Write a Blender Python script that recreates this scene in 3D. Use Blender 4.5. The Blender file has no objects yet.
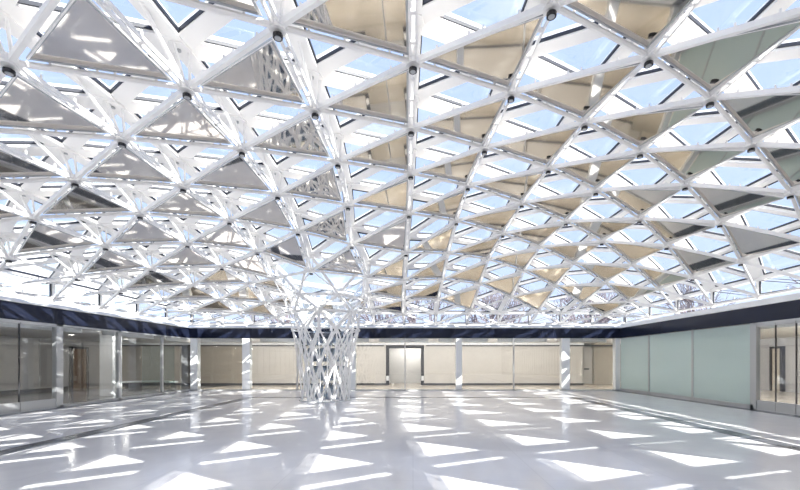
import bpy, math, random
import numpy as np
from mathutils import Vector
random.seed(7)
W = 1.77            # one column of the roof lattice, metres
H = 0.905           # eye height in W
F = 394.0
S = 1.155
col = bpy.context.scene.collection
sc = bpy.context.scene
V = Vector

# ------------------------------------------------------------------ materials
def mat(name, base=(.8,.8,.8), rough=.5, metal=0, spec=.5, noise=0, nscale=3, emit=None, es=0):
    m = bpy.data.materials.new(name); m.use_nodes = True
    nt = m.node_tree; b = nt.nodes['Principled BSDF']
    b.inputs['Base Color'].default_value = (*base, 1)
    b.inputs['Roughness'].default_value = rough
    b.inputs['Metallic'].default_value = metal
    b.inputs['Specular IOR Level'].default_value = spec
    if noise:
        tc = nt.nodes.new('ShaderNodeTexCoord'); n = nt.nodes.new('ShaderNodeTexNoise')
        n.inputs['Scale'].default_value = nscale; n.inputs['Detail'].default_value = 5
        r = nt.nodes.new('ShaderNodeValToRGB')
        r.color_ramp.elements[0].position = .3; r.color_ramp.elements[1].position = .7
        r.color_ramp.elements[0].color = (*[c*(1-noise) for c in base], 1)
        r.color_ramp.elements[1].color = (*[min(1, c*(1+noise*.5)) for c in base], 1)
        nt.links.new(tc.outputs['Object'], n.inputs['Vector'])
        nt.links.new(n.outputs['Fac'], r.inputs['Fac']); nt.links.new(r.outputs['Color'], b.inputs['Base Color'])
    if emit:
        b.inputs['Emission Color'].default_value = (*emit, 1); b.inputs['Emission Strength'].default_value = es
    return m

def glass(name, tint=(.95,.98,1), ior=1.5, minr=.0, rough=0.0):
    m = bpy.data.materials.new(name); m.use_nodes = True
    nt = m.node_tree; nt.nodes.clear()
    out = nt.nodes.new('ShaderNodeOutputMaterial'); mix = nt.nodes.new('ShaderNodeMixShader')
    tr = nt.nodes.new('ShaderNodeBsdfTransparent'); tr.inputs[0].default_value = (*tint, 1)
    gl = nt.nodes.new('ShaderNodeBsdfGlossy'); gl.inputs['Roughness'].default_value = rough
    gl.inputs[0].default_value = (.95,.97,1,1)
    fr = nt.nodes.new('ShaderNodeLayerWeight'); fr.inputs[0].default_value = .5
    pw = nt.nodes.new('ShaderNodeMath'); pw.operation = 'POWER'; pw.inputs[1].default_value = 4.5
    ma = nt.nodes.new('ShaderNodeMath'); ma.operation = 'MULTIPLY_ADD'; ma.inputs[1].default_value = .9; ma.inputs[2].default_value = .05+minr; ma.use_clamp = True
    nt.links.new(fr.outputs['Facing'], pw.inputs[0]); nt.links.new(pw.outputs[0], ma.inputs[0]); nt.links.new(ma.outputs[0], mix.inputs[0])
    nt.links.new(tr.outputs[0], mix.inputs[1]); nt.links.new(gl.outputs[0], mix.inputs[2])
    nt.links.new(mix.outputs[0], out.inputs[0])
    return m

def mirror(name):
    m = bpy.data.materials.new(name); m.use_nodes = True
    nt = m.node_tree; b = nt.nodes['Principled BSDF']
    b.inputs['Metallic'].default_value = 1; b.inputs['Roughness'].default_value = .035
    b.inputs['Base Color'].default_value = (.80,.755,.70,1)
    return m

def frosted(name):
    m = bpy.data.materials.new(name); m.use_nodes = True
    nt = m.node_tree; nt.nodes.clear(); N = nt.nodes.new; L = nt.links.new
    out = N('ShaderNodeOutputMaterial')
    df = N('ShaderNodeBsdfDiffuse'); df.inputs[0].default_value = (.62,.71,.705,1)
    tl = N('ShaderNodeBsdfTranslucent'); tl.inputs[0].default_value = (.72,.82,.815,1)
    gl = N('ShaderNodeBsdfGlossy'); gl.inputs['Roughness'].default_value = .12; gl.inputs[0].default_value = (1,1,1,1)
    m1 = N('ShaderNodeMixShader'); m1.inputs[0].default_value = .5
    m2 = N('ShaderNodeMixShader'); lw = N('ShaderNodeLayerWeight'); lw.inputs[0].default_value = .5
    pw = N('ShaderNodeMath'); pw.operation = 'POWER'; pw.inputs[1].default_value = 4.5
    fr = N('ShaderNodeMath'); fr.operation = 'MULTIPLY_ADD'; fr.inputs[1].default_value = .6; fr.inputs[2].default_value = .05
    L(lw.outputs['Facing'], pw.inputs[0]); L(pw.outputs[0], fr.inputs[0])
    L(df.outputs[0], m1.inputs[1]); L(tl.outputs[0], m1.inputs[2])
    L(fr.outputs[0], m2.inputs[0]); L(m1.outputs[0], m2.inputs[1]); L(gl.outputs[0], m2.inputs[2])
    L(m2.outputs[0], out.inputs[0])
    return m

def floor_mat(name, c1, c2, tile, rough, joint=.9):
    m = bpy.data.materials.new(name); m.use_nodes = True
    nt = m.node_tree; b = nt.nodes['Principled BSDF']; N = nt.nodes.new; L = nt.links.new
    tc = N('ShaderNodeTexCoord'); mp = N('ShaderNodeMapping'); mp.inputs['Scale'].default_value = (1/tile,)*3
    br = N('ShaderNodeTexBrick'); br.offset = 0; br.inputs['Scale'].default_value = 1
    br.inputs['Brick Width'].default_value = 1; br.inputs['Row Height'].default_value = 1
    br.inputs['Mortar Size'].default_value = .004
    br.inputs['Color1'].default_value = (*c1,1); br.inputs['Color2'].default_value = (*c2,1)
    br.inputs['Mortar'].default_value = (*[c*joint for c in c1],1)
    n = N('ShaderNodeTexNoise'); n.inputs['Scale'].default_value = .8; n.inputs['Detail'].default_value = 8; n.inputs['Distortion'].default_value = 1.5
    rr = N('ShaderNodeValToRGB'); rr.color_ramp.elements[0].position=.35; rr.color_ramp.elements[1].position=.65
    rr.color_ramp.elements[0].color=(.93,.93,.94,1); rr.color_ramp.elements[1].color=(1,1,1,1)
    mx = N('ShaderNodeMix'); mx.data_type='RGBA'; mx.blend_type='MULTIPLY'; mx.inputs[0].default_value=1
    L(tc.outputs['Object'], mp.inputs[0]); L(mp.outputs[0], br.inputs['Vector']); L(tc.outputs['Object'], n.inputs['Vector'])
    L(n.outputs['Fac'], rr.inputs[0]); L(br.outputs['Color'], mx.inputs[6]); L(rr.outputs[0], mx.inputs[7])
    L(mx.outputs[2], b.inputs['Base Color'])
    b.inputs['Roughness'].default_value = rough
    return m

M = dict(
 steel = mat('white_steel', (.92,.905,.885), .35, noise=.02),
 frame = mat('white_frame', (.93,.915,.895), .45),
 gasket = mat('gasket', (.015,.018,.03), .5),
 grey = mat('grey_edge', (.46,.47,.48), .35, metal=.4),
 mirror = mirror('mirror_panel'),
 roofglass = glass('roof_glass', (.90,.95,1.0)),
 clear = glass('clear_glass', (.955,.968,.97), minr=.01),
 frosted = frosted('frosted_glass'),
 band = mat('navy_band', (.012,.016,.034), .2, spec=.3),
 white = mat('white_paint', (.80,.80,.79), .5, noise=.03),
 gloss = mat('white_gloss', (.82,.83,.83), .15),
 beige = mat('beige_panel', (.585,.55,.505), .45, noise=.04, nscale=1.2),
 beige2 = mat('taupe_panel', (.44,.39,.32), .45, noise=.05),
 pale = mat('pale_wall', (.56,.545,.52), .5, noise=.03),
 greywall = mat('grey_wall', (.40,.395,.40), .5, noise=.03),
 jamb = mat('jamb_grey', (.07,.07,.075), .8, spec=.1),
 dark = mat('dark_trim', (.05,.05,.055), .4),
 slate = mat('slate_strip', (.10,.108,.128), .22, noise=.1),
 floor = floor_mat('polished_floor', (.87,.855,.85), (.845,.83,.825), 1.77, .13),
 sidefloor = floor_mat('beige_floor', (.55,.49,.40), (.53,.47,.39), .9, .2),
 darkfloor = floor_mat('grey_stone_floor', (.27,.25,.23), (.25,.23,.21), .9, .12),
 trunkglass = glass('trunk_glass', (.16,.22,.30), minr=.10),
 partition = glass('partition_glass', (.72,.83,.82), minr=.08),
 alu = mat('aluminium', (.55,.56,.57), .3, metal=.6),
 brown = mat('brown_door', (.20,.115,.06), .4, noise=.2, nscale=8),
 lamp = mat('lamp_face', (1,1,1), .5, emit=(1,.95,.88), es=6),
 black = mat('black_lamp', (.01,.01,.012), .4),
 concrete = mat('roof_slab', (.60,.60,.58), .8, noise=.1, nscale=.5),
 ground = mat('ground', (.42,.42,.38), .9, noise=.2, nscale=.2),
 bark = mat('bark', (.20,.17,.19), .9, noise=.3, nscale=6),
 facade = mat('facade', (.78,.78,.77), .7, noise=.05, nscale=.3),
 fwin = mat('facade_glass', (.30,.36,.42), .1, spec=.8),
)

# ------------------------------------------------------------------ mesh builder
class MB:
    def __init__(s): s.v=[]; s.f=[]; s.m=[]
    def add(s, vs, fs, mi=0):
        o=len(s.v); s.v += [tuple(p) for p in vs]; s.f += [tuple(i+o for i in f) for f in fs]; s.m += [mi]*len(fs)
    def box(s, a, b, mi=0):
        x0,x1=sorted((a[0],b[0])); y0,y1=sorted((a[1],b[1])); z0,z1=sorted((a[2],b[2]))
        s.add([(x0,y0,z0),(x1,y0,z0),(x1,y1,z0),(x0,y1,z0),(x0,y0,z1),(x1,y0,z1),(x1,y1,z1),(x0,y1,z1)],
              [(0,3,2,1),(4,5,6,7),(0,1,5,4),(1,2,6,5),(2,3,7,6),(3,0,4,7)], mi)
    def bar(s, a, b, w, h, up=(0,0,1), mi=0):
        a=V(a); b=V(b); d=(b-a).normalized(); up=V(up)
        r=d.cross(up)
        if r.length<1e-4: r=d.cross(V((1,0,0)))
        r.normalize(); u=r.cross(d).normalized(); r*=w/2; u*=h/2
        s.add([a-r-u,a+r-u,a+r+u,a-r+u,b-r-u,b+r-u,b+r+u,b-r+u],
              [(0,1,2,3),(7,6,5,4),(0,4,5,1),(1,5,6,2),(2,6,7,3),(3,7,4,0)], mi)
    def tube(s, a, b, r, n=7, r2=None, mi=0):
        a=V(a); b=V(b); d=(b-a).normalized(); r2=r if r2 is None else r2
        x=d.orthogonal().normalized(); y=d.cross(x)
        vs=[a+(x*math.cos(t)+y*math.sin(t))*r for t in [2*math.pi*i/n for i in range(n)]]
        vs+=[b+(x*math.cos(t)+y*math.sin(t))*r2 for t in [2*math.pi*i/n for i in range(n)]]
        fs=[(i,(i+1)%n,n+(i+1)%n,n+i) for i in range(n)]+[tuple(range(n-1,-1,-1)),tuple(range(n,2*n))]
        s.add(vs, fs, mi)
    def plate(s, pts, th, nrm, mi=0):
        """polygon pts extruded by th along nrm"""
        n=len(pts); nrm=V(nrm).normalized()*th
        vs=[V(p) for p in pts]+[V(p)+nrm for p in pts]
        fs=[tuple(range(n-1,-1,-1)),tuple(range(n,2*n))]+[(i,(i+1)%n,n+(i+1)%n,n+i) for i in range(n)]
        s.add(vs, fs, mi)
    def ringplate(s, outer, inner, th, nrm, mi=0):
        n=len(outer); nrm=V(nrm).normalized()*th
        vs=[V(p) for p in outer]+[V(p) for p in inner]+[V(p)+nrm for p in outer]+[V(p)+nrm for p in inner]
        fs=[]
        for i in range(n):
            j=(i+1)%n
            fs+=[(j,i,n+i,n+j),(2*n+i,2*n+j,3*n+j,3*n+i),(i,j,2*n+j,2*n+i),(n+j,n+i,3*n+i,3*n+j)]
        s.add(vs, fs, mi)
    def build(s, name, mats, parent=None, smooth=False, origin=None):
        me=bpy.data.meshes.new(name)
        o0=V(origin) if origin is not None else V((0,0,0))
        if parent is not None:
            po=V(parent.get('_o',(0,0,0))); o0=po
        me.from_pydata([tuple(V(p)-o0) for p in s.v],[],s.f)
        if not isinstance(mats,(list,tuple)): mats=[mats]
        for m in mats: me.materials.append(m)
        me.polygons.foreach_set('material_index', s.m)
        if smooth: me.polygons.foreach_set('use_smooth',[True]*len(s.f))
        me.update()
        o=bpy.data.objects.new(name, me); col.objects.link(o)
        if parent is not None: o.parent=parent
        elif origin is not None: o.location=o0; o['_o']=tuple(o0)
        return o

def empty(name, loc):
    o=bpy.data.objects.new(name,None); col.objects.link(o); o.location=loc; o['_o']=tuple(loc); o.empty_display_size=.2
    return o
def struct(o): o['kind']='structure'; return o
def tag(o,label,cat,group=None,kind=None):
    o['label']=label; o['category']=cat
    if group: o['group']=group
    if kind: o['kind']=kind
    return o
ORD=['first','second','third','fourth','fifth','sixth','seventh','eighth','ninth','tenth','eleventh','twelfth','thirteenth','fourteenth','fifteenth','sixteenth']

# ------------------------------------------------------------------ roof surface, fitted in plan (k, Y) -> (X, Z)
def px(k,Y,x,y): return (k,Y,(x-413)*Y/F,(361.5-y)*Y/F)
obs=[px(*t) for t in [
 (0,3.44,413,62),(0,4.595,411,128),(0,5.75,411,173),(0,6.9,410,213),(0,8.06,406,253),(0,9.21,404,281),(0,10.37,403,300),(0,11.53,403,314),
 (1,2.865,551,5),(1,4.02,511,92),(1,5.175,484,148),(1,6.33,467,185),(1,7.48,456,220),(1,8.64,448,253),(1,9.79,443,279),(1,10.95,438,299),
 (2,3.44,650,57),(2,4.595,584,122),(2,5.75,549,168),(2,6.9,522,203),(2,8.06,503,234),(2,9.21,488,259),(2,10.37,480,284),(2,11.53,471,311),
 (3,2.865,818,4),(3,4.02,711,98),(3,5.175,640,151),(3,6.33,595,190),(3,7.48,566,221),(3,8.64,539,247),(3,9.79,524,271),(3,10.95,511,297),
 (4,4.595,750,144),(4,5.75,685,184),(4,6.9,640,219),(4,8.06,602,241),(4,9.21,573,263),(4,10.37,555,286),
 (5,5.175,791,192),(5,6.33,720,222),(5,7.48,666,245),(5,8.64,632,265),(5,9.79,605,283),(5,10.95,583,304),
 (6,6.9,741,261),(6,8.06,692,277),(6,9.21,659,289),(6,10.37,628,301),
 (-1,2.865,278,27),(-1,4.02,315,109),(-1,5.175,338,161),(-1,6.33,348,205),(-1,7.48,350,244),(-1,8.64,370,277),
 (-2,3.44,187,88),(-2,4.595,242,148),(-2,5.75,278,194),(-2,6.9,298,230),(-2,8.06,311,272),
 (-3,2.865,10,62),(-3,4.02,122,138),(-3,5.175,182,186),(-3,6.33,230,220),(-3,7.48,258,250),(-3,8.64,272,279),
 (-4,4.595,76,179),(-4,5.75,140,213),(-4,6.9,187,243),(-4,8.06,222,266),
 (-5,5.175,32,217),(-5,6.33,106,245),(-5,7.48,150,268),
 (-6,6.9,78,276),(-6,8.06,120,290)]]
YB=12.2; YF=-4.06; XL=-6.85; XR=6.57
pseudo=[(-4,9.21,-3.8,1.85),(-5,8.64,-4.8,1.68),(-5,9.79,-4.8,1.55),(-6,9.21,-5.85,1.45),(-3,9.79,-3.0,1.65),(-2,10.37,-2.1,1.6),(-1,9.79,-1.2,1.7),
 (-1,10.95,-1.2,1.45),(-3,10.95,-3.05,1.45),(-4,10.37,-3.9,1.55),(-2,11.53,-2.15,1.35),
 (0,1.1,0,2.36),(0,-1.2,0,2.0),(0,-2.9,0,1.6),(1,1.7,1,2.42),(2,0,2,2.2),(3,1.1,3,2.3),(4,2.3,4,2.3),(5,2.9,4.97,2.05),(5,0,4.9,1.8),(3,-2,3,1.8),
 (6,4.6,5.78,1.75),(6,2,5.78,1.65),(6,-1,5.8,1.5),(-2,1.1,-2,2.15),(-3,0,-3,1.95),(-4,2.3,-4,1.95),(-5,2.9,-4.95,1.75),(-5,0,-4.95,1.65),(-3,-2,-3,1.7),(-6,4.6,-5.9,1.5),(-6,1,-5.9,1.42)]
for Y in [-4,-2,0,2,4,6,8,10,12]:
    pseudo += [(7,Y,XR,1.24),(-7,Y,XL,1.19)]
for k in range(-6,7):
    pseudo += [(k,YB,k*(.93 if k>0 else .975)-.27*(1-abs(k)/7),1.15),(k,YF,k*.95,1.2)]
D=np.array(obs+pseudo,float)
def tps(P,vals,lam):
    n=len(P); d=np.linalg.norm(P[:,None]-P[None],axis=2)
    K=np.where(d>0,d*d*np.log(d+1e-12),0)+lam*np.eye(n)
    Q=np.hstack([np.ones((n,1)),P]); A=np.block([[K,Q],[Q.T,np.zeros((3,3))]])
    s=np.linalg.solve(A,np.concatenate([vals,np.zeros(3)]))
    def f(k,Y):
        r=np.hypot(P[:,0]-k,P[:,1]-Y); kk=np.where(r>0,r*r*np.log(r+1e-12),0)
        return float(kk@s[:n]+s[n]+s[n+1]*k+s[n+2]*Y)
    return f
fz=tps(D[:,:2],D[:,3],.25); fx=tps(D[:,:2],D[:,2]-D[:,0],.25)
UP=.30; NS=-.12
CX,CY=-2.05,9.25     # column centre
def W3(x,y,z): return V((x*W,y*W,(z+H)*W))
class Node: pass
nodes={}
def addnode(k,j,Y):
    n=Node(); n.k=k; n.j=j; n.Y=Y
    n.edge = abs(k)==7 or Y>=YB-.15 or Y<=YF+.01
    Yc=min(Y,YB) if Y<YB-.15 else YB
    x=k+fx(k,Yc); z=fz(k,Yc)
    if k==7: x,z=XR,1.24
    if k==-7: x,z=XL,1.19
    if Yc==YB: z=1.17
    if Y<=YF+.01: z=1.2; 
    n.x,n.y,n.z=x,Yc,z
    n.lo=W3(x,Yc,z)
    n.up=W3(x,Yc+(0 if n.edge else NS),z+(.34 if n.edge else UP))
    nodes[(k,j)]=n
for k in range(-7,8):
    y0=2.865 if k%2 else 3.44
    for j in range(-6,9):
        Y=y0+S*j
        if Y<YF-.01 or Y>12.2: continue
        addnode(k,j,Y)
    if k%2==0:
        addnode(k,-7,YF); addnode(k,8,YB)
HOLE=(-2,5)   # the node the column replaces
# triangles
mir=[];sky=[]
for (k,j),n in nodes.items():
    # odd k: right neighbours even: Y+.577 -> same j (3.44=2.865+.575), Y-.577 -> j-1
    jp,jm=(j,j-1) if k%2 else (j+1,j)
    if k%2==0: jp,jm=j+1,j
    A=nodes.get((k+1,jp)); B=nodes.get((k+1,jm))
    if A and B: mir.append((n,A,B))
    Pn=nodes.get((k,j-1))
    if Pn:
        R=nodes.get((k+1,jm))
        if R: sky.append((n,R,Pn))
HN=nodes[HOLE]
mir=[t for t in mir if HN not in t]; sky=[t for t in sky if HN not in t]
# drop degenerate
def area(t): return ((t[1].lo-t[0].lo).cross(t[2].lo-t[0].lo)).length/2
mir=[t for t in mir if area(t)>.12]; sky=[t for t in sky if area(t)>.12]
edges={}
for t in mir+sky:
    for a,b in ((0,1),(1,2),(2,0)):
        e=tuple(sorted([(t[a].k,t[a].j),(t[b].k,t[b].j)])); edges[e]=1
used=set(x for e in edges for x in e)

def kind_of(e):
    (k1,j1),(k2,j2)=e
    if k1==k2: return 'c'
    return 'a' if nodes[(k2,j2)].Y>nodes[(k1,j1)].Y else 'b'

# ---- ceiling: the upper white framing that carries the glass, and its hexagonal node plates
ub=MB(); pl=MB()
for e in edges:
    a,b=nodes[e[0]],nodes[e[1]]
    ub.bar(a.up,b.up,(.22 if kind_of(e)=='a' else .15)*W,.085*W)
for key in used:
    n=nodes[key]
    pts=[n.up+V((math.cos(t)*.10*W,math.sin(t)*.10*W,-.062*W)) for t in [math.pi/3*i+.3 for i in range(6)]]
    pl.plate(pts,.03*W,(0,0,1)); pl.tube(n.up+V((0,0,-.075*W)),n.up+V((0,0,-.062*W)),.018*W,6,mi=1)
ceiling=struct(ub.build('ceiling',M['frame']))
pl.build('node_plate',[M['steel'],M['grey']],ceiling)['kind']='stuff'

# ---- lower steel lattice
lat=empty('steel_lattice',(0,0,0))
tag(lat,'white triangulated steel space frame of tubes and flat bars under the glass roof','roof frame')
ta=MB(); tb=MB(); tc_=MB(); web=MB(); nd=MB(); brk=MB()
for e in edges:
    a,b=nodes[e[0]],nodes[e[1]]; t=kind_of(e)
    if t=='a': ta.tube(a.lo,b.lo,.023*W)
    elif t=='b': tb.bar(a.lo,b.lo,.034*W,.05*W)
    else:
        d=(b.lo-a.lo).normalized(); s=V((0,0,1)).cross(d).normalized()*.026*W
        for q in (-1,1): tc_.bar(a.lo+s*q,b.lo+s*q,.016*W,.034*W)
        for q in (.22,.5,.78):
            p=a.lo.lerp(b.lo,q); brk.bar(p-s*1.1,p+s*1.1,.03*W,.02*W); brk.tube(p+V((0,0,.02*W)),p+V((0,0,.07*W)),.009*W,5)
    if t!='c':
        for q in (.2,.45,.55,.8):
            p=a.lo.lerp(b.lo,q); brk.tube(p,p+V((0,0,.06*W)),.010*W,5)
for key in used:
    n=nodes[key]
    if not n.edge:
        nd.tube(n.lo-V((0,0,.035*W)),n.lo+V((0,0,.035*W)),.062*W,10)
        for q in range(3):
            t=q*2*math.pi/3+.5; o=V((math.cos(t),math.sin(t),0))*.075*W
            web.tube(n.lo+o*.3,n.up+o-V((0,0,.05*W)),.013*W,6)
        for dk,dj in ((0,-1),):
            m=nodes.get((n.k,n.j-1))
            if m and (m.k,m.j) in used: web.tube(n.lo, n.up.lerp(m.up,.42)-V((0,0,.03*W)),.017*W,6)
    else:
        nd.tube(n.lo-V((0,0,.05*W)),n.lo+V((0,0,.03*W)),.045*W,8)
        web.bar(n.lo,n.up-V((0,0,.03*W)),.06*W,.05*W,(0,1,0) if abs(n.k)==7 else (1,0,0))
for nm,mb in (('round_tube',ta),('flat_beam',tb),('paired_bar',tc_),('web_strut',web),('node_connector',nd),('mirror_bracket',brk)):
    mb.build(nm,M['steel'],lat)['kind']='stuff'

# ---- panes
def inset(pts,d):
    n=len(pts); out=[]
    nrm=(pts[1]-pts[0]).cross(pts[2]-pts[0]).normalized()
    for i in range(n):
        p0,p1,p2=pts[i-1],pts[i],pts[(i+1)%n]
        e1=(p1-p0).normalized(); e2=(p2-p1).normalized()
        n1=nrm.cross(e1); n2=nrm.cross(e2)
        c=1+n1.dot(n2)
        out.append(p1+(n1+n2)*d/max(c,.15))
    return out
def inset3(p,ds):
    # triangle inset by its own distance per edge (edge i runs p[i] -> p[i+1])
    nrm=(p[1]-p[0]).cross(p[2]-p[0]).normalized(); out=[]
    for i in range(3):
        e0=(p[i]-p[i-1]).normalized(); e1=(p[(i+1)%3]-p[i]).normalized()
        m0=nrm.cross(e0); m1=nrm.cross(e1); d0=ds[i-1]; d1=ds[i]; c=m0.dot(m1); q=1-c*c
        out.append(p[i]+m0*((d0-c*d1)/q)+m1*((d1-c*d0)/q))
    return out
def inr(pts):
    a=(pts[1]-pts[0]).length;b=(pts[2]-pts[1]).length;c=(pts[0]-pts[2]).length
    ar=(pts[1]-pts[0]).cross(pts[2]-pts[0]).length/2
    return 2*ar/(a+b+c)
wn=0
def glasspane(pts,d=.07*W,g=.014*W,ds=None):
    global wn
    if ds is not None and inr(pts)<.16*W: ds=None
    if inr(pts)<d+g+.02*W: d=max(.01,inr(pts)*.25); g=min(g,inr(pts)*.15)
    nrm=(pts[1]-pts[0]).cross(pts[2]-pts[0]).normalized()
    if nrm.z<0: nrm=-nrm
    o=inset3(pts,ds) if ds else inset(pts,d); i=inset3(pts,[q+g for q in ds]) if ds else inset(pts,d+g); wn+=1
    mb=MB(); mb.ringplate([p-nrm*.02*W for p in o],[p-nrm*.02*W for p in i],.03*W,nrm)
    r=struct(mb.build('window_%d'%wn,M['gasket'],origin=sum(pts,V())/len(pts)))
    p2=MB(); p2.add(i,[tuple(range(len(i)))]); p2.build('pane',M['roofglass'],r)
    return r
for t in mir: glasspane([n.up for n in t],ds=(.107*W,.072*W,.072*W))
for t in sky: glasspane([n.up for n in t],ds=(.072*W,.107*W,.072*W))
# clerestory panes between curb and upper edge
def clerestory(seq):
    for a,b in zip(seq,seq[1:]):
        lo1,lo2=a.lo.copy(),b.lo.copy()
        glasspane([lo1,lo2,b.up],.03*W); glasspane([lo1,b.up,a.up],.03*W)
edR=sorted([n for n in nodes.values() if n.k==7],key=lambda n:n.y)
edL=sorted([n for n in nodes.values() if n.k==-7],key=lambda n:n.y)
edB=sorted([n for n in nodes.values() if n.Y>=YB-.15],key=lambda n:n.x)
edF=sorted([n for n in nodes.values() if n.Y<=YF+.01],key=lambda n:n.x)
for s_ in (edR,edL,edB,edF): clerestory(s_)

# ---- mirrored panels
cam=V((0,0,H*W))
def look(c,nrm):
    d=(c-cam).normalized(); r=d-2*d.dot(nrm)*nrm; best=None
    cand=[]
    if r.z<0: cand.append((-c.z/r.z,'floor'))
    if r.y>0: cand.append(((12.3*W-c.y)/r.y,'beige wall'))
    if r.x>0: cand.append(((6.46*W-c.x)/r.x,'right wall'))
    if r.x<0: cand.append(((-6.97*W-c.x)/r.x,'left wall'))
    cand=[q for q in cand if q[0]>0]
    return min(cand)[1] if cand else 'room'
def refl_hit(p):
    nr=(p[1]-p[0]).cross(p[2]-p[0]).normalized(); c=sum(p,V())/3; d=(c-cam).normalized(); r=d-2*d.dot(nr)*nr
    ts=[]
    if r.y>0: ts.append((13.5*W-c.y)/r.y)
    if r.x>0: ts.append((6.46*W-c.x)/r.x)
    if r.x<0: ts.append((-6.97*W-c.x)/r.x)
    t=min(ts); return c+r*t
def hang(p):
    # each panel hangs hinged on its far edge, its near corner a little lower
    best=None
    k=p[0].x/W
    for i in range(0,37):
        dg=i*.25; q=[p[0].copy(),p[1].copy(),p[2].copy()]
        mid=(p[0]+p[1])/2; q[2].z-=math.tan(math.radians(dg))*(p[2]-mid).length
        e_=abs(refl_hit(q).z/W-H+.1)
        if best is None or e_<best[0]: best=(e_,dg,q)
    lim=6 if -1.6<k<4.2 else 4
    dg=max(1.0,min(best[1],lim)) if k>-1.6 else 1.0; q=[p[0].copy(),p[1].copy(),p[2].copy()]
    mid=(p[0]+p[1])/2; dz=math.tan(math.radians(dg))*(p[2]-mid).length
    q[2].z-=dz*.95; q[0].z+=dz*.05; q[1].z+=dz*.05
    return q
bycol={}
for t in mir:
    if any(n.edge for n in t): continue
    bycol.setdefault(t[0].k,[]).append(t)
for ci,k in enumerate(sorted(bycol)):
    L=sorted(bycol[k],key=lambda t:-t[0].Y)
    for ri,t in enumerate(L):
        pts=[n.lo.copy() for n in t]
        nrm=(pts[1]-pts[0]).cross(pts[2]-pts[0]).normalized()
        if nrm.z<0: nrm=-nrm; 
        pts=hang(pts)
        IN3=(.012*W,.035*W,.035*W) if k>-2 else (.012*W,.085*W,.085*W)
        nrm=(pts[1]-pts[0]).cross(pts[2]-pts[0]).normalized()
        if nrm.z<0: nrm=-nrm
        pts=[p+nrm*.03*W for p in pts]
        pts=inset3(pts,IN3)
        o=pts; i=inset(pts,.018*W); c=sum(pts,V())/3
        mb=MB(); mb.ringplate(o,i,.016*W,nrm)
        e=empty('mirror_ceiling_panel',c)
        nm=ORD[ri]+' from back'
        run=ORD[ci]+' row from left'
        tag(e,'mirrored triangular panel reflecting %s, %s, %s'%(look(c,nrm),nm,run),'ceiling panel','mirrored triangular panels hung in the roof lattice')
        mb.build('edge_frame',M['grey'],e)
        sk=MB(); lo3=inset3([n.lo+V((0,0,.035*W)) for n in t],IN3)
        for a_,b_ in ((1,2),(2,0)):
            q4=[o[a_],o[b_],lo3[b_],lo3[a_]]; m4=(q4[1]-q4[0]).cross(q4[3]-q4[0]).normalized()
            sk.plate(q4,.008*W,m4)
        sk.build('side_skirt',M['steel'],e)
        p=MB(); p.plate([q+nrm*.003*W for q in i],.010*W,nrm); p.build('mirror_face',M['mirror'],e)

# ---- black downlights under the nearer nodes
lc={}
for key in used:
    n=nodes[key]
    if n.edge or n.Y<1.5 or n.Y>8.2: continue
    lc.setdefault(n.k,[]).append(n)
lampmb=MB(); lampmb.tube((0,0,-.024*W),(0,0,-.05*W),.036*W,10); 

lensmb=MB(); lensmb.tube((0,0,-.0502*W),(0,0,-.053*W),.024*W,10)
hb=lampmb.build('lamp_housing',M['black']); lb=lensmb.build('lens',M['grey'])
first=True
for ci,k in enumerate(sorted(lc)):
    for ri,n in enumerate(sorted(lc[k],key=lambda n:n.Y)):
        e=empty('spotlight',n.lo-V((0,0,.035*W)))
        side='left of the column' if n.x<CX-.3 else ('right of the column' if n.x>CX+.3 else 'in line with the column')
        tag(e,'small black roof spotlight %s, %s from camera, %s line from left'%(side,ORD[ri],ORD[ci]),'spotlight','black spotlights under the roof lattice joints')
        h,l=(hb,lb) if first else (hb.copy(),lb.copy())
        if not first: col.objects.link(h); col.objects.link(l)
        h.parent=e; l.parent=e; first=False

# ------------------------------------------------------------------ lattice column
colm=empty('lattice_column',W3(CX,CY,-H))
tag(colm,'white steel lattice column spreading like a tree from floor to glass roof','column')
hexk=[(-2,4),(-1,5),(-1,6),(-2,6),(-3,6),(-3,5)]
hx=[nodes[q] for q in hexk if q in nodes]
hx.sort(key=lambda n: math.atan2(n.y-CY,n.x-CX))
ang=[math.atan2(n.y-CY,n.x-CX) for n in hx]
UPR=[(1.46,.97,6,.5),(1.13,.86,6,0)]
TR=[(.73,.775),(.35,.675),(-.05,.61),(-.48,.565),(-.905,.55)]
a0=ang[0]
def ring(z,r,off,n): return [W3(CX+r*math.cos(off+2*math.pi*i/n),CY+r*math.sin(off+2*math.pi*i/n),z) for i in range(n)]
cen=W3(CX,CY,0)
def rad(a): return V((a.x-cen.x,a.y-cen.y,.0))
def near(p,R,m):
    t=math.atan2(p.y-cen.y,p.x-cen.x)
    return sorted(R,key=lambda q:abs(math.atan2(math.sin(t-math.atan2(q.y-cen.y,q.x-cen.x)),math.cos(t-math.atan2(q.y-cen.y,q.x-cen.x)))))[:m]
def layers(dr,top,trunk=True):
    A=ring(UPR[0][0],UPR[0][1]-dr,a0+math.pi/6,6); B=ring(UPR[1][0],UPR[1][1]-dr,a0,6)
    T=[ring(z,r-dr,a0+(math.pi/12)*(i%2),12) for i,(z,r) in enumerate(TR)]
    return [top,A,B]+T
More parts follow.
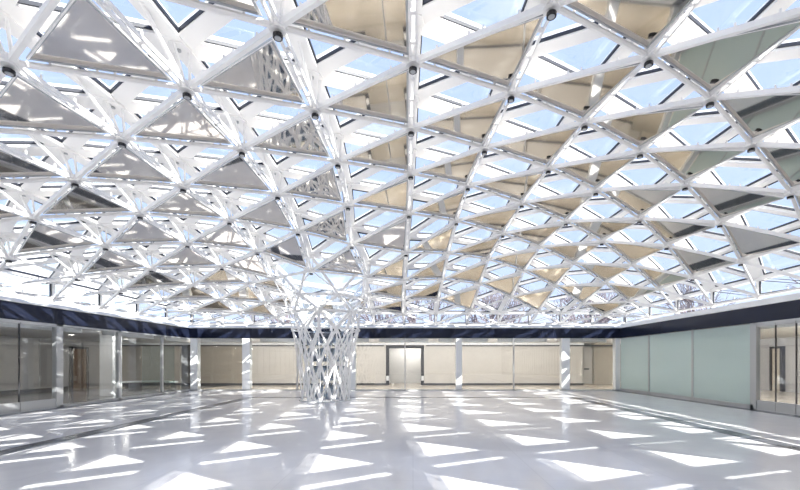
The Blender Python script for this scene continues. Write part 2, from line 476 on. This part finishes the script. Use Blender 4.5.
def faces(Ls):
    """triangles between successive rings"""
    out=[]
    top,A,B=Ls[:3]
    A_=sorted(A,key=lambda q:math.atan2(q.y-cen.y,q.x-cen.x)); 
    for i in range(6):
        t1,t2=top[i],top[(i+1)%6]; a=near((t1+t2)/2,A,1)[0]; out.append((t1,t2,a))
        a2=near((top[i-1]+t1)/2,A,1)[0]; out.append((a2,t1,a))
    for i in range(6):
        out.append((A[i],B[(i+1)%6],B[i])); out.append((A[i-1],A[i],B[i]))
    T=Ls[3:]
    for i in range(6):
        q=T[0]; c=2*i
        out.append((B[i],q[c],q[(c+1)%12])); out.append((B[i],q[c-1],q[c])); out.append((B[i],q[(c+1)%12],B[(i+1)%6]))
    for i in range(len(T)-1):
        for q in range(12):
            if i%2==0: out+= [(T[i][q],T[i][(q+1)%12],T[i+1][q]),(T[i][(q+1)%12],T[i+1][(q+1)%12],T[i+1][q])]
            else: out+= [(T[i][q],T[i][(q+1)%12],T[i+1][(q+1)%12]),(T[i][q],T[i+1][(q+1)%12],T[i+1][q])]
    return out
def key3(p): return (round(p.x,3),round(p.y,3),round(p.z,3))
def edgeset(fs):
    es={}
    for t in fs:
        for a,b in ((0,1),(1,2),(2,0)):
            e=tuple(sorted([key3(t[a]),key3(t[b])])); es[e]=(t[a],t[b])
    return list(es.values())
lt=MB(); nc=MB()
Lo=layers(0,[n.lo for n in hx]); fo=faces(Lo)
for a,b in edgeset(fo):
    zz=(a.z+b.z)/2/W-H
    if abs(a.z-b.z)<.05*W and zz<.6 and zz>-.8: continue      # no hoops on the trunk
    lt.bar(a,b,(.030 if zz<1.0 else .019)*W,.022*W,rad((a+b)/2))
T=Lo[3:]
for i in range(len(T)-2):
    for q in range(12): lt.bar(T[i][q],T[i+2][q],.020*W,.018*W,rad(T[i][q]))
for L_ in Lo[1:-1]:
    for p in L_: nc.tube(p-V((0,0,.025*W)),p+V((0,0,.025*W)),.03*W,8)
lt.build('outer_lattice',M['steel'],colm)
nc.build('node_connector',M['steel'],colm)['kind']='stuff'
Li=layers(.13,[n.up for n in hx]); fi=faces(Li); lt2=MB(); gk=MB(); gfm=MB()
for t in fi:
    up_=sum(t,V()).z/3/W-H>.80
    nr=(t[1]-t[0]).cross(t[2]-t[0]).normalized()
    if nr.dot(rad(sum(t,V())/3))<0: nr=-nr
    d=min(.028*W,inr(list(t))*.3)
    o=inset(list(t),d); i2=inset(list(t),d+.024*W)
    gfm.add(i2,[(0,1,2)],0 if up_ else 1)
    if up_: gk.ringplate(o,i2,.02*W,nr)
for a,b in edgeset(fi):
    zz=(a.z+b.z)/2/W-H
    if zz>.80: lt2.bar(a,b,.052*W,.03*W,rad((a+b)/2))
    elif abs(a.z-b.z)>.05*W: lt2.bar(a,b,.018*W,.02*W,rad((a+b)/2))
lt2.build('inner_frame',M['frame'],colm)
gfo=gfm.build('glass_funnel',[M['roofglass'],M['trunkglass']],colm); gk.build('gasket',M['gasket'],gfo)
bs=MB(); n=24
o_=[W3(CX+.60*math.cos(2*math.pi*i/n),CY+.60*math.sin(2*math.pi*i/n),-H) for i in range(n)]
i_=[W3(CX+.33*math.cos(2*math.pi*i/n),CY+.33*math.sin(2*math.pi*i/n),-H) for i in range(n)]
bs.ringplate(o_,i_,.02*W,(0,0,1)); bs.build('base_ring',M['gloss'],colm)

# ------------------------------------------------------------------ room
BY=12.3*W; LX=-6.97*W; RX=6.46*W; FY=-4.1*W
GT=(.73+H)*W; BT=(1.04+H)*W
IY=15.2*W; ILX=-11.3*W; IRX=11.2*W
def bx(name,a,b,m,parent=None,st=True):
    mb=MB(); mb.box(a,b); o=mb.build(name,m,parent)
    if st and parent is None: struct(o)
    return o
bx('floor',(LX,FY,-.2),(RX,BY,0),M['floor'])
sf=MB(); sf.box((RX,FY,-.2),(IRX+.3,IY+3,-.002)); sf.box((LX,BY,-.2),(RX,IY+3,-.002))
struct(sf.build('floor_corridor',M['sidefloor']))
sl_=MB(); sl_.box((ILX-.3,FY,-.2),(LX,IY+3,-.002)); struct(sl_.build('floor_side',M['darkfloor']))
# slate strips inlaid in the floor
st=MB(); x1=-4.2*W; x2=3.9*W; sw=.24*W; ye=10.0*W
st.box((x1,FY,0),(x1+sw,ye,.003)); st.box((x2,FY,0),(x2+sw,ye,.003)); st.box((x1+sw,ye-sw*.8,0),(x2,ye,.003))
struct(st.build('trim_1',M['slate']))
th=MB(); th.box((LX+.05,FY,0),(LX+.42,BY,.004)); th.box((RX-.42,FY,0),(RX-.05,BY,.004))
struct(th.build('trim_2',M['slate']))
# navy band
bd=MB(); bd.box((LX-.25,FY,GT),(LX,BY+.25,BT)); struct(bd.build('trim_3',M['band']))
bd=MB(); bd.box((RX,FY,GT),(RX+.25,BY+.25,BT)); struct(bd.build('trim_4',M['band']))
bd=MB(); bd.box((LX,BY,GT),(RX,BY+.25,BT)); struct(bd.build('trim_5',M['band']))
# white curb that the roof stands on
CZ=(1.12+H)*W
cb=MB()
def curb(p,q,out,z2):
    # sloped profile: band top edge up and outwards to the bearing ring
    a,b=V(p),V(q); o=V(out)
    vs=[a,a+o*.22,a+o*.30,a+o*.30,a-o*.0]
    for (P_,Q_) in ((a,b),):
        zz=V((0,0,1))
        pr=[V((0,0,BT)),V((0,0,BT+.04)),o*.10+V((0,0,z2)),o*.55+V((0,0,z2)),o*.55+V((0,0,BT))]
        m_=len(pr)
        vs=[P_+x for x in pr]+[Q_+x for x in pr]
        cb.add(vs,[tuple(range(m_)),tuple(range(2*m_-1,m_-1,-1))]+[(i,(i+1)%m_,m_+(i+1)%m_,m_+i) for i in range(m_)])
curb((LX,FY,0),(LX,BY+.3,0),(-1,0,0),CZ)
curb((RX,FY,0),(RX,BY+.3,0),(1,0,0),CZ+.04*W)
curb((LX,BY,0),(RX,BY,0),(0,1,0),CZ)
struct(cb.build('trim_6',M['white']))
# front wall behind the camera
bx('wall_front',(ILX,FY-.3,-.2),(IRX,FY,(1.2+H)*W),M['white'])
# outer walls of the surrounding corridor
HC=GT
def pxX(x,Y): return (x-413)*Y/F*W
DY=15.2
wl=MB(); wl.box((ILX-.3,FY,0),(ILX,IY+3,HC)); struct(wl.build('wall_left',M['greywall']))
wr=MB(); wr.box((IRX,FY,0),(IRX+.3,IY+3,HC)); struct(wr.build('wall_right',M['greywall']))
bw=MB(); bw.box((ILX,IY+2.2,0),(IRX,IY+2.5,HC)); struct(bw.build('wall_back',M['pale']))
# ceilings of corridor
cc=MB(); zc=GT-.02
cc.box((ILX-.3,FY,zc),(LX-.02,IY+3,BT)); cc.box((RX+.26,FY,zc),(IRX+.3,IY+3,BT)); cc.box((LX-.02,BY+.26,zc),(RX+.26,IY+3,BT))
struct(cc.build('ceiling_corridor',M['white']))
# beige panels of the back wall, each its own board
TZ=(.635+H)*W
boards=[(100,180,'beige2'),(197.5,243,'beige2'),(243.5,300,'beige'),(300.5,353,'beige'),(353.5,386,'beige'),(424.5,461,'beige'),(461.5,514,'beige'),(514.5,563,'beige'),(563.5,584,'beige')]
bn=0
for a,b,mm in boards:
    bn+=1; mb=MB(); mb.box((pxX(a,DY),IY,.12),(pxX(b,DY)-.02,IY+.25,TZ)); o=mb.build('wall_panel',M[mm],origin=(pxX((a+b)/2,DY),IY,0))
    where=['far left beyond the corner','taupe one between the two leftmost white piers','left of the column','partly hidden by the column','directly left of the central doorway','directly right of the central doorway','second right of the central doorway','third right of the central doorway','narrow one before the rear door'][bn-1]
    tag(o,'tall flat beige wall board in the back wall, '+where,'wall panel','beige boards lining the back wall')
hd=MB(); hd.box((ILX,IY-.06,TZ),(pxX(584,DY),IY+.3,HC)); struct(hd.build('trim_7',M['white']))
dl=MB(); dl.box((ILX,IY-.09,TZ-.09),(pxX(384,DY),IY-.0,TZ)); dl.box((pxX(426,DY),IY-.09,TZ-.09),(pxX(616,DY),IY,TZ))
dl.box((ILX,IY-.0,0),(pxX(386,DY),IY+.1,.12)); dl.box((pxX(424,DY),IY,0),(pxX(584,DY),IY+.1,.12))
struct(dl.build('baseboard_back',M['dark']))
# central doorway
dj=MB(); zt=TZ-.0
dj.box((pxX(386,DY),IY-.02,zt-.22),(pxX(424,DY),IY+.35,zt)); 
dj.box((pxX(386,DY),IY,.0),(pxX(389,DY),IY+.35,zt)); dj.box((pxX(421,DY),IY,.0),(pxX(424,DY),IY+.35,zt))
d1=struct(dj.build('door_1',M['jamb']))
b2=MB()
for a in (386.3,421.3): b2.box((pxX(a,DY),IY-.04,.30),(pxX(a+2.5,DY),IY,.62))
b2.build('jamb_box',M['white'],d1)
b3=MB()
for a in (386.3,421.3): b3.box((pxX(a,DY),IY-.05,.12),(pxX(a+2.5,DY),IY,.30))
b3.build('jamb_foot',M['black'],d1)
# rear door at right
rd=MB(); Y2=IY+1.2
rd.box((pxX(584,DY),Y2,0),(pxX(600,DY),Y2+.08,HC-.25)); d2=struct(rd.build('door_2',M['beige']))
b4=MB(); b4.box((pxX(585,DY),Y2-.09,1.02),(pxX(596.5,DY),Y2-.04,1.12)); b4.box((pxX(586,DY),Y2-.05,1.03),(pxX(587,DY),Y2,1.11)); b4.box((pxX(595,DY),Y2-.05,1.03),(pxX(596,DY),Y2,1.11)); b4.build('push_bar',M['dark'],d2)
q=MB(); q.box((pxX(600,DY),Y2-.3,0),(pxX(625,DY),Y2+.2,HC)); struct(q.build('wall_return',M['beige2']))
q=MB(); q.box((pxX(583,DY),IY,0),(pxX(584,DY),Y2+1,HC)); struct(q.build('wall_reveal',M['beige']))

# ---- glazing line: piers, mullions, panes
wn2=wn
def vpane(a,b,z0,z1,m,name=None,parent=None):
    global wn
    wn+=1; mb=MB(); (x1,y1),(x2,y2)=a,b
    if abs(x1-x2)<abs(y1-y2): mb.box((x1-.01,y1,z0),(x1+.01,y2,z1))
    else: mb.box((x1,y1-.01,z0),(x2,y1+.01,z1))
    return struct(mb.build('window_%d'%wn,m))
def bX(x): return (x-413)*12.3/F*W
piers=[(190,197),(242,249.5),(350.5,355.5),(456,462),(562,570),(616,620.5)]
pl_names=['in the left back corner','left of the lattice column','just behind the lattice column','at the centre right of the back glazing','right side before the rear door','in the right back corner']
for (a,b),nm in zip(piers,pl_names):
    mb=MB(); mb.box((bX(a),BY+.02,0),(bX(b),BY+.36,GT)); mb.box((bX(a)-.02,BY,0),(bX(b)+.02,BY+.38,.08),1)
    o=mb.build('pier',[M['gloss'],M['alu']],origin=((bX(a)+bX(b))/2,BY+.2,0)); tag(o,'glossy white square pier '+nm,'pier','white piers along the back glazing')
for x,nm in ((297,'left of the lattice column'),(405,'in front of the central doorway'),(514,'midway between the two right piers')):
    mb=MB(); mb.box((bX(x)-.03,BY+.02,0),(bX(x)+.03,BY+.16,GT)); o=mb.build('mullion',M['alu'],origin=(bX(x),BY+.1,0))
    tag(o,'slim grey metal mullion in the back glazing '+nm,'mullion','slim mullions in the back glazing')
segs=[197,242,297,350.5,405,456,514,562,616]
pr=[(197,242),(249.5,296.5),(298,350.5),(355.5,404.5),(406,456),(462,513.5),(514.8,562),(570,616)]
for a,b in pr: vpane((bX(a),BY+.08),(bX(b),BY+.08),.06,GT-.02,M['clear'])
# sill + head along glazing
sl=MB(); sl.box((LX,BY+.02,0),(RX,BY+.14,.05)); struct(sl.build('trim_8',M['alu']))
# side walls
def sideY(x,X): return X*F/(x-413)*W
LXn=-6.97
lys=[190,163,120,60,21]
ys=[sideY(x,LXn) for x in lys]; 
y=ys[-1]
while y>FY+1.2: y-= (ys[-2]-ys[-1]); ys.append(max(y,FY))
def mull(side,yc,w,d,label,nm='mullion'):
    X=LX if side<0 else RX
    mb=MB(); mb.box((X-(.0 if side>0 else d),yc-w/2,0),(X+(d if side>0 else 0),yc+w/2,GT))
    o=mb.build(nm,M['alu'],origin=(X,yc,0)); tag(o,label,'mullion','metal mullions in the side glass walls'); return o
mull(-1,ys[1],.09,.12,'slim metal mullion in left glass wall, nearest the back left corner')
mull(-1,ys[2],.14,.14,'metal mullion in left glass wall, second from the back left corner')
mull(-1,ys[3],.26,.16,'broad metal post in left glass wall beside the glass doors')
for i in range(len(ys)-1):
    b,a=ys[i],ys[i+1]
    if i>=3:
        # framed doors leaves
        o=vpane((LX-.05,a+.01),(LX-.05,b-.01),.32,GT-.1,M['clear'])
        fr=MB(); fr.box((LX-.08,a+.01,.02),(LX-.02,b-.01,.32)); fr.box((LX-.08,a+.01,GT-.1),(LX-.02,b-.01,GT-.03)); fr.build('door_rail',M['alu'],o); de=MB(); de.box((LX-.07,b-.022,.02),(LX-.03,b+.002,GT-.03)); de.build('door_edge',M['dark'],o)
    else:
        vpane((LX-.05,a+.05),(LX-.05,b-.05),.08,GT-.02,M['clear'])
sl=MB(); sl.box((LX-.14,ys[3],0),(LX,BY,.08)); sl.box((LX-.14,FY,0),(LX,ys[3],.02)); sl.box((LX-.16,FY,GT-.06),(LX,BY,GT)); struct(sl.build('trim_9',M['alu']))
rxs=[620,648.5,692,753]; rys=[sideY(x,6.46) for x in rxs]
mull(1,rys[1],.07,.1,'slim metal mullion in frosted right wall, nearest the back corner')
mull(1,rys[2],.08,.1,'slim metal mullion in frosted right wall, between the two larger panes')
mull(1,rys[3],.24,.14,'broad metal post at near end of the frosted right wall')
for i in range(3): vpane((RX+.04,rys[i+1]+.05),(RX+.04,rys[i]-.03),.14,GT-.02,M['frosted'])
y=rys[3]-.12; step=(sideY(770,6.46)-sideY(790,6.46))
while y>FY+.3:
    y2=max(y-step,FY)
    o=vpane((RX+.05,y2+.01),(RX+.05,y-.01),.32,GT-.14,M['clear'])
    fr=MB(); fr.box((RX+.02,y2+.01,.02),(RX+.08,y-.01,.32)); fr.box((RX+.02,y2+.01,GT-.14),(RX+.08,y-.01,GT-.06)); fr.build('door_rail',M['alu'],o); de=MB(); de.box((RX+.03,y2-.002,.02),(RX+.07,y2+.022,GT-.06)); de.build('door_edge',M['dark'],o)
    y=y2
sl=MB(); sl.box((RX,rys[3],0),(RX+.14,BY,.14)); sl.box((RX,FY,0),(RX+.14,rys[3],.02)); sl.box((RX,FY,GT-.06),(RX+.16,rys[3],GT)); struct(sl.build('trim_10',M['alu']))

# ---- things behind the left glass
def P2(x,Y): return (x-413)*Y/F*W, Y*W
x0,y0=P2(111,10.5)
mb=MB(); mb.box((x0-.3,y0-.3,0),(x0+.3,y0+.3,HC)); o=mb.build('corridor_column',M['gloss'],origin=(x0,y0,0)); tag(o,'square white column standing behind the left glass wall','column')
mb=MB(); yq=9.9*W; mb.box((ILX,yq,0),(ILX+.45,yq+.9,HC)); o=mb.build('wall_pier',M['gloss'],origin=(ILX,yq,0)); tag(o,'pale pier on the far wall behind the left glass doors','pier')
dd=MB(); yd=13.0*W; dd.box((ILX,yd,0),(ILX+.1,yd+1.0,2.35)); d3=struct(dd.build('door_3',M['brown']))
df=MB(); df.box((ILX,yd-.12,0),(ILX+.16,yd,2.47)); df.box((ILX,yd+1.0,0),(ILX+.16,yd+1.12,2.47)); df.box((ILX,yd-.12,2.35),(ILX+.16,yd+1.12,2.47)); df.build('door_frame',M['dark'],d3)
bb=MB(); bb.box((ILX,FY,0),(ILX+.05,yd-.2,.16)); struct(bb.build('baseboard_left',M['dark']))
db=MB(); db.box((ILX,9.0*W,.2),(ILX+.03,9.05*W,HC)); db.box((ILX,11.9*W,.2),(ILX+.03,11.95*W,HC)); db.box((ILX,FY,HC-.3),(ILX+.03,12.8*W,HC-.26)); struct(db.build('trim_11',M['grey']))
# bench in the left rear corner (curved, white)
bn_=MB(); cx_,cy_=P2(150,13.6)
seg=14; o_=[];i_=[]
for i in range(seg+1):
    t=math.pi*(.15+.7*i/seg); o_.append(V((cx_+2.1*math.cos(t),cy_-1.0+1.7*math.sin(t),.32))); i_.append(V((cx_+1.6*math.cos(t),cy_-1.0+1.25*math.sin(t),.32)))
for i in range(seg): bn_.plate([o_[i],o_[i+1],i_[i+1],i_[i]],.1,(0,0,1))
be=empty('curved_bench',(cx_,cy_,0)); tag(be,'low curved white bench behind the left glass wall','bench')
bn_.build('seat',M['gloss'],be)
bl=MB()
for i in range(seg):
    f=lambda p,q,u:p.lerp(q,u)
    bl.plate([f(o_[i],i_[i],.2)*1,f(o_[i+1],i_[i+1],.2),f(o_[i+1],i_[i+1],.8),f(o_[i],i_[i],.8)],-.32,(0,0,1))
bl.build('base',M['dark'],be)
# glass partition behind left wall
mb=MB(); xa,ya=P2(142,13.0); mb.box((xa,ya-.01,.02),(xa+1.9,ya+.01,2.5)); vo=mb.build('glass_partition',M['partition'],origin=(xa,ya,0)); tag(vo,'pale greenish glass partition standing behind the left glass wall','partition')
# behind right glass doors: dark framed doorway
yq=11.93*W
dd=MB(); dd.box((IRX-.12,yq,0),(IRX,yq+.5,2.3)); d4=struct(dd.build('door_4',M['beige2']))
df=MB(); df.box((IRX-.18,yq-.14,0),(IRX,yq,2.42)); df.box((IRX-.18,yq+.5,0),(IRX,yq+.6,2.42)); df.box((IRX-.18,yq-.14,2.3),(IRX,yq+.6,2.42)); df.build('door_frame',M['dark'],d4)
# recessed downlights in the side corridors, real lamps
WL,WR,WB=16,110,52  # powers of the added fill lights: left, right, back
def downlight(x,y,label,grp,power):
    e=empty('recessed_downlight',(x,y,zc)); tag(e,label,'downlight',grp)
    a=MB(); n=14
    a.ringplate([V((x+.17*math.cos(2*math.pi*i/n),y+.17*math.sin(2*math.pi*i/n),zc-.015)) for i in range(n)],[V((x+.12*math.cos(2*math.pi*i/n),y+.12*math.sin(2*math.pi*i/n),zc-.015)) for i in range(n)],.014,(0,0,1))
    a.build('trim_ring',M['white'],e)
    b=MB(); b.tube((x,y,zc-.012),(x,y,zc-.002),.118,n); b.build('lamp_face',M['lamp'],e)
    ld=bpy.data.lights.new('downlight','AREA'); ld.shape='DISK'; ld.size=.3; ld.energy=power; ld.color=(1,.95,.88)
    lo=bpy.data.objects.new('downlight_lamp',ld); col.objects.link(lo); lo.location=(x,y,zc-.03)
for i in range(6):
    downlight(-9.1*W,(2.5+2.0*i)*W,'round ceiling downlight behind the left glass wall, %s from the camera'%ORD[i],'downlights behind the left glass wall',7)
def fill_light(c,d,ln,label,grp,power):  # added strip lamp, turned away from the camera, to brighten the corridor walls
    # d: horizontal direction it throws towards
    d=V(d); a=V((-d.y,d.x,0)); c=V(c)
    e=empty('added_fill_light',c); tag(e,label,'added fill light',grp)
    m_=MB(); p0=c-a*ln/2; p1=c+a*ln/2
    pr=[V((0,0,0)),V((0,0,-.16)),V((0,0,-.16))+d*.02,V((0,0,-.02))+d*.10,d*.10]
    m_.add([p0+q for q in pr]+[p1+q for q in pr],[(4,3,2,1,0),(5,6,7,8,9)]+[(i,(i+1)%5,5+(i+1)%5,5+i) for i in range(5)])
    m_.build('fill_housing',M['white'],e)
    ld=bpy.data.lights.new('fill_light','AREA'); ld.shape='RECTANGLE'; ld.size=ln; ld.size_y=.12; ld.energy=power; ld.color=(1,.965,.93)
    lo=bpy.data.objects.new('fill_lamp',ld); col.objects.link(lo); lo.location=c+d*.12+V((0,0,-.09))
    lo.rotation_euler=(d*.85+V((0,0,-.5))).to_track_quat('-Z','Y').to_euler()
for i in range(6):
    fill_light((LX-.6,(0.6+2.4*i)*W,zc),(-1,0,0),3.2,'added linear fill light just behind the left glass wall, %s from the camera'%ORD[i],'added fill lights behind the left glass wall',WL)
    fill_light((RX+.6,(0.6+2.4*i)*W,zc),(1,0,0),3.2,'added linear fill light just behind the right glass wall, %s from the camera'%ORD[i],'added fill lights behind the right glass wall',WR if i>2 else 22)
fill_light((0,IY+.75,HC),(0,1,0),2.2,'added linear fill light inside the central doorway','added fill lights beyond the back wall',38)  # unseen lamp added to brighten the wall past the doorway
for i in range(7):
    fill_light(((-6.0+1.9*i)*W,BY+.55,zc),(0,1,0),2.8,'added linear fill light just behind the back glazing, %s from the left'%ORD[i],'added fill lights behind the back glazing',WB)
# ------------------------------------------------------------------ outside
g=bx('floor_ground',(-120,-80,-.6),(120,160,-.25),M['ground'])
rs=MB(); rs.box((ILX-.6,FY-.3,BT+.01),(LX-.6,IY+3,BT+.3)); rs.box((RX+.6,FY-.3,BT+.01),(IRX+.6,IY+3,BT+.3)); rs.box((LX-.6,BY+.6,BT+.01),(RX+.6,IY+3,BT+.3))
struct(rs.build('roof_slab',M['concrete']))
def tree_mesh(seed,h):
    rnd=random.Random(seed); mb=MB()
    def grow(p,d,l,r,lev):
        q=p+d*l; mb.tube(p,q,r,6 if lev<2 else 4,r*.7)
        if lev>=6: return
        nb=3 if lev<4 else 2
        for i in range(nb):
            a=rnd.uniform(0,6.28); x=d.orthogonal().normalized(); y=d.cross(x); sp=rnd.uniform(.35,.75)
            nd_=(d+(x*math.cos(a)+y*math.sin(a))*sp+V((0,0,.12))).normalized()
            grow(q,nd_,l*rnd.uniform(.7,.9),r*.64,lev+1)
    grow(V((0,0,0)),V((0,0,1)),h*.2,.3,0)
    return mb
tms=[]
spots=[(31,8,14),(31,17.5,14),(31,27,14),(26,36,12),(16.5,38,12),(7,39,12),(-2.5,39,12),(-12,40,12),(31,-1.5,14),(42,13,17),(42,25,17),(21.5,47,14),(11,48,14),(1,48,14)]
tn=['beyond the right wall, fourth tallest look','x']
protos=[]
for s_ in range(4):
    m_=tree_mesh(20+s_,11); o=m_.build('bare_tree',M['bark']); protos.append(o)
side_r=0; side_b=0
for i,(x,y,h) in enumerate(spots):
    o=protos[i] if i<4 else protos[i%4].copy()
    if i>=4: col.objects.link(o)
    o.location=(x,y,-.25); o.scale=(h/11*.74,h/11*.74,h/11); o.rotation_euler.z=i*1.3
    if x>25: lab='bare grey winter tree outside the right roof edge, %s nearest the camera'%ORD[sorted([q for q in spots if q[0]>25],key=lambda q:q[1]).index((x,y,h))]
    else: lab='bare winter tree outside behind the back roof edge, %s from the left'%ORD[sorted([q for q in spots if q[0]<=25],key=lambda q:q[0]).index((x,y,h))]
    tag(o,lab,'tree','bare trees outside the glass roof')
# pale building beyond the left side
B0=V((-36,2,-.25)); fb=empty('neighbouring_building',B0); tag(fb,'pale building seen through the glass beyond the left roof edge','building')
mb=MB(); mb.box((-44,-6,-.25),(-32,46,12)); mb.box((-44.2,-6.2,12),(-31.8,46.2,12.4)); mb.build('wall',M['facade'],fb)
for r in range(4):
    for c in range(12):
        mb=MB(); z=1.2+r*2.8; y=-3+c*4.1; mb.box((-32.05,y,z),(-31.96,y+1.6,z+1.6)); f=mb.build('window',M['fwin'],fb)

# ------------------------------------------------------------------ light and sky
w=bpy.data.worlds.new('sky'); sc.world=w; w.use_nodes=True; nt=w.node_tree; nt.nodes.clear()
N=nt.nodes.new; L=nt.links.new
out=N('ShaderNodeOutputWorld'); bg=N('ShaderNodeBackground'); tcw=N('ShaderNodeTexCoord')
sep=N('ShaderNodeSeparateXYZ'); L(tcw.outputs['Generated'],sep.inputs[0])
ramp=N('ShaderNodeValToRGB'); e=ramp.color_ramp.elements
e[0].position=0; e[0].color=(.72,.80,.97,1); e[1].position=.75; e[1].color=(.50,.62,.94,1)
m=ramp.color_ramp.elements.new(.25); m.color=(.56,.68,.95,1)
L(sep.outputs['Z'],ramp.inputs[0])
mp=N('ShaderNodeMapping'); mp.inputs['Scale'].default_value=(1.2,1.2,3.2); L(tcw.outputs['Generated'],mp.inputs[0])
ns=N('ShaderNodeTexNoise'); ns.inputs['Scale'].default_value=1.8; ns.inputs['Detail'].default_value=7; L(mp.outputs[0],ns.inputs['Vector'])
cr=N('ShaderNodeValToRGB'); cr.color_ramp.elements[0].position=.54; cr.color_ramp.elements[1].position=.8; L(ns.outputs['Fac'],cr.inputs[0])
mx=N('ShaderNodeMix'); mx.data_type='RGBA'; L(cr.outputs[0],mx.inputs[0]); L(ramp.outputs[0],mx.inputs[6]); mx.inputs[7].default_value=(1,1,1,1)
L(mx.outputs[2],bg.inputs[0]); bg.inputs[1].default_value=.80; L(bg.outputs[0],out.inputs[0])
sd=bpy.data.lights.new('sun','SUN'); sd.energy=9.5; sd.angle=math.radians(.53); sd.color=(1,.94,.86)
so=bpy.data.objects.new('sun',sd); col.objects.link(so)
sdir=V((-.62,.60,-.68)).normalized(); so.rotation_euler=sdir.to_track_quat('-Z','Y').to_euler(); so.location=(0,0,30)

cd=bpy.data.cameras.new('camera'); co=bpy.data.objects.new('camera',cd); col.objects.link(co)
co.location=cam; co.rotation_euler=(math.pi/2,0,0); cd.sensor_width=36; cd.lens=F/800*36
cd.shift_x=-13/800; cd.shift_y=116.5/800; cd.clip_start=.05; cd.clip_end=500
sc.camera=co
sc.view_settings.view_transform='Standard'; sc.view_settings.look='None'; sc.view_settings.gamma=1
sc.view_settings.use_curve_mapping=False
sc.view_settings.exposure=.76
sc.cycles.max_bounces=10; sc.cycles.transparent_max_bounces=24; sc.cycles.diffuse_bounces=5; sc.cycles.glossy_bounces=6
for o in list(bpy.data.objects):
    if '_o' in o: del o['_o']
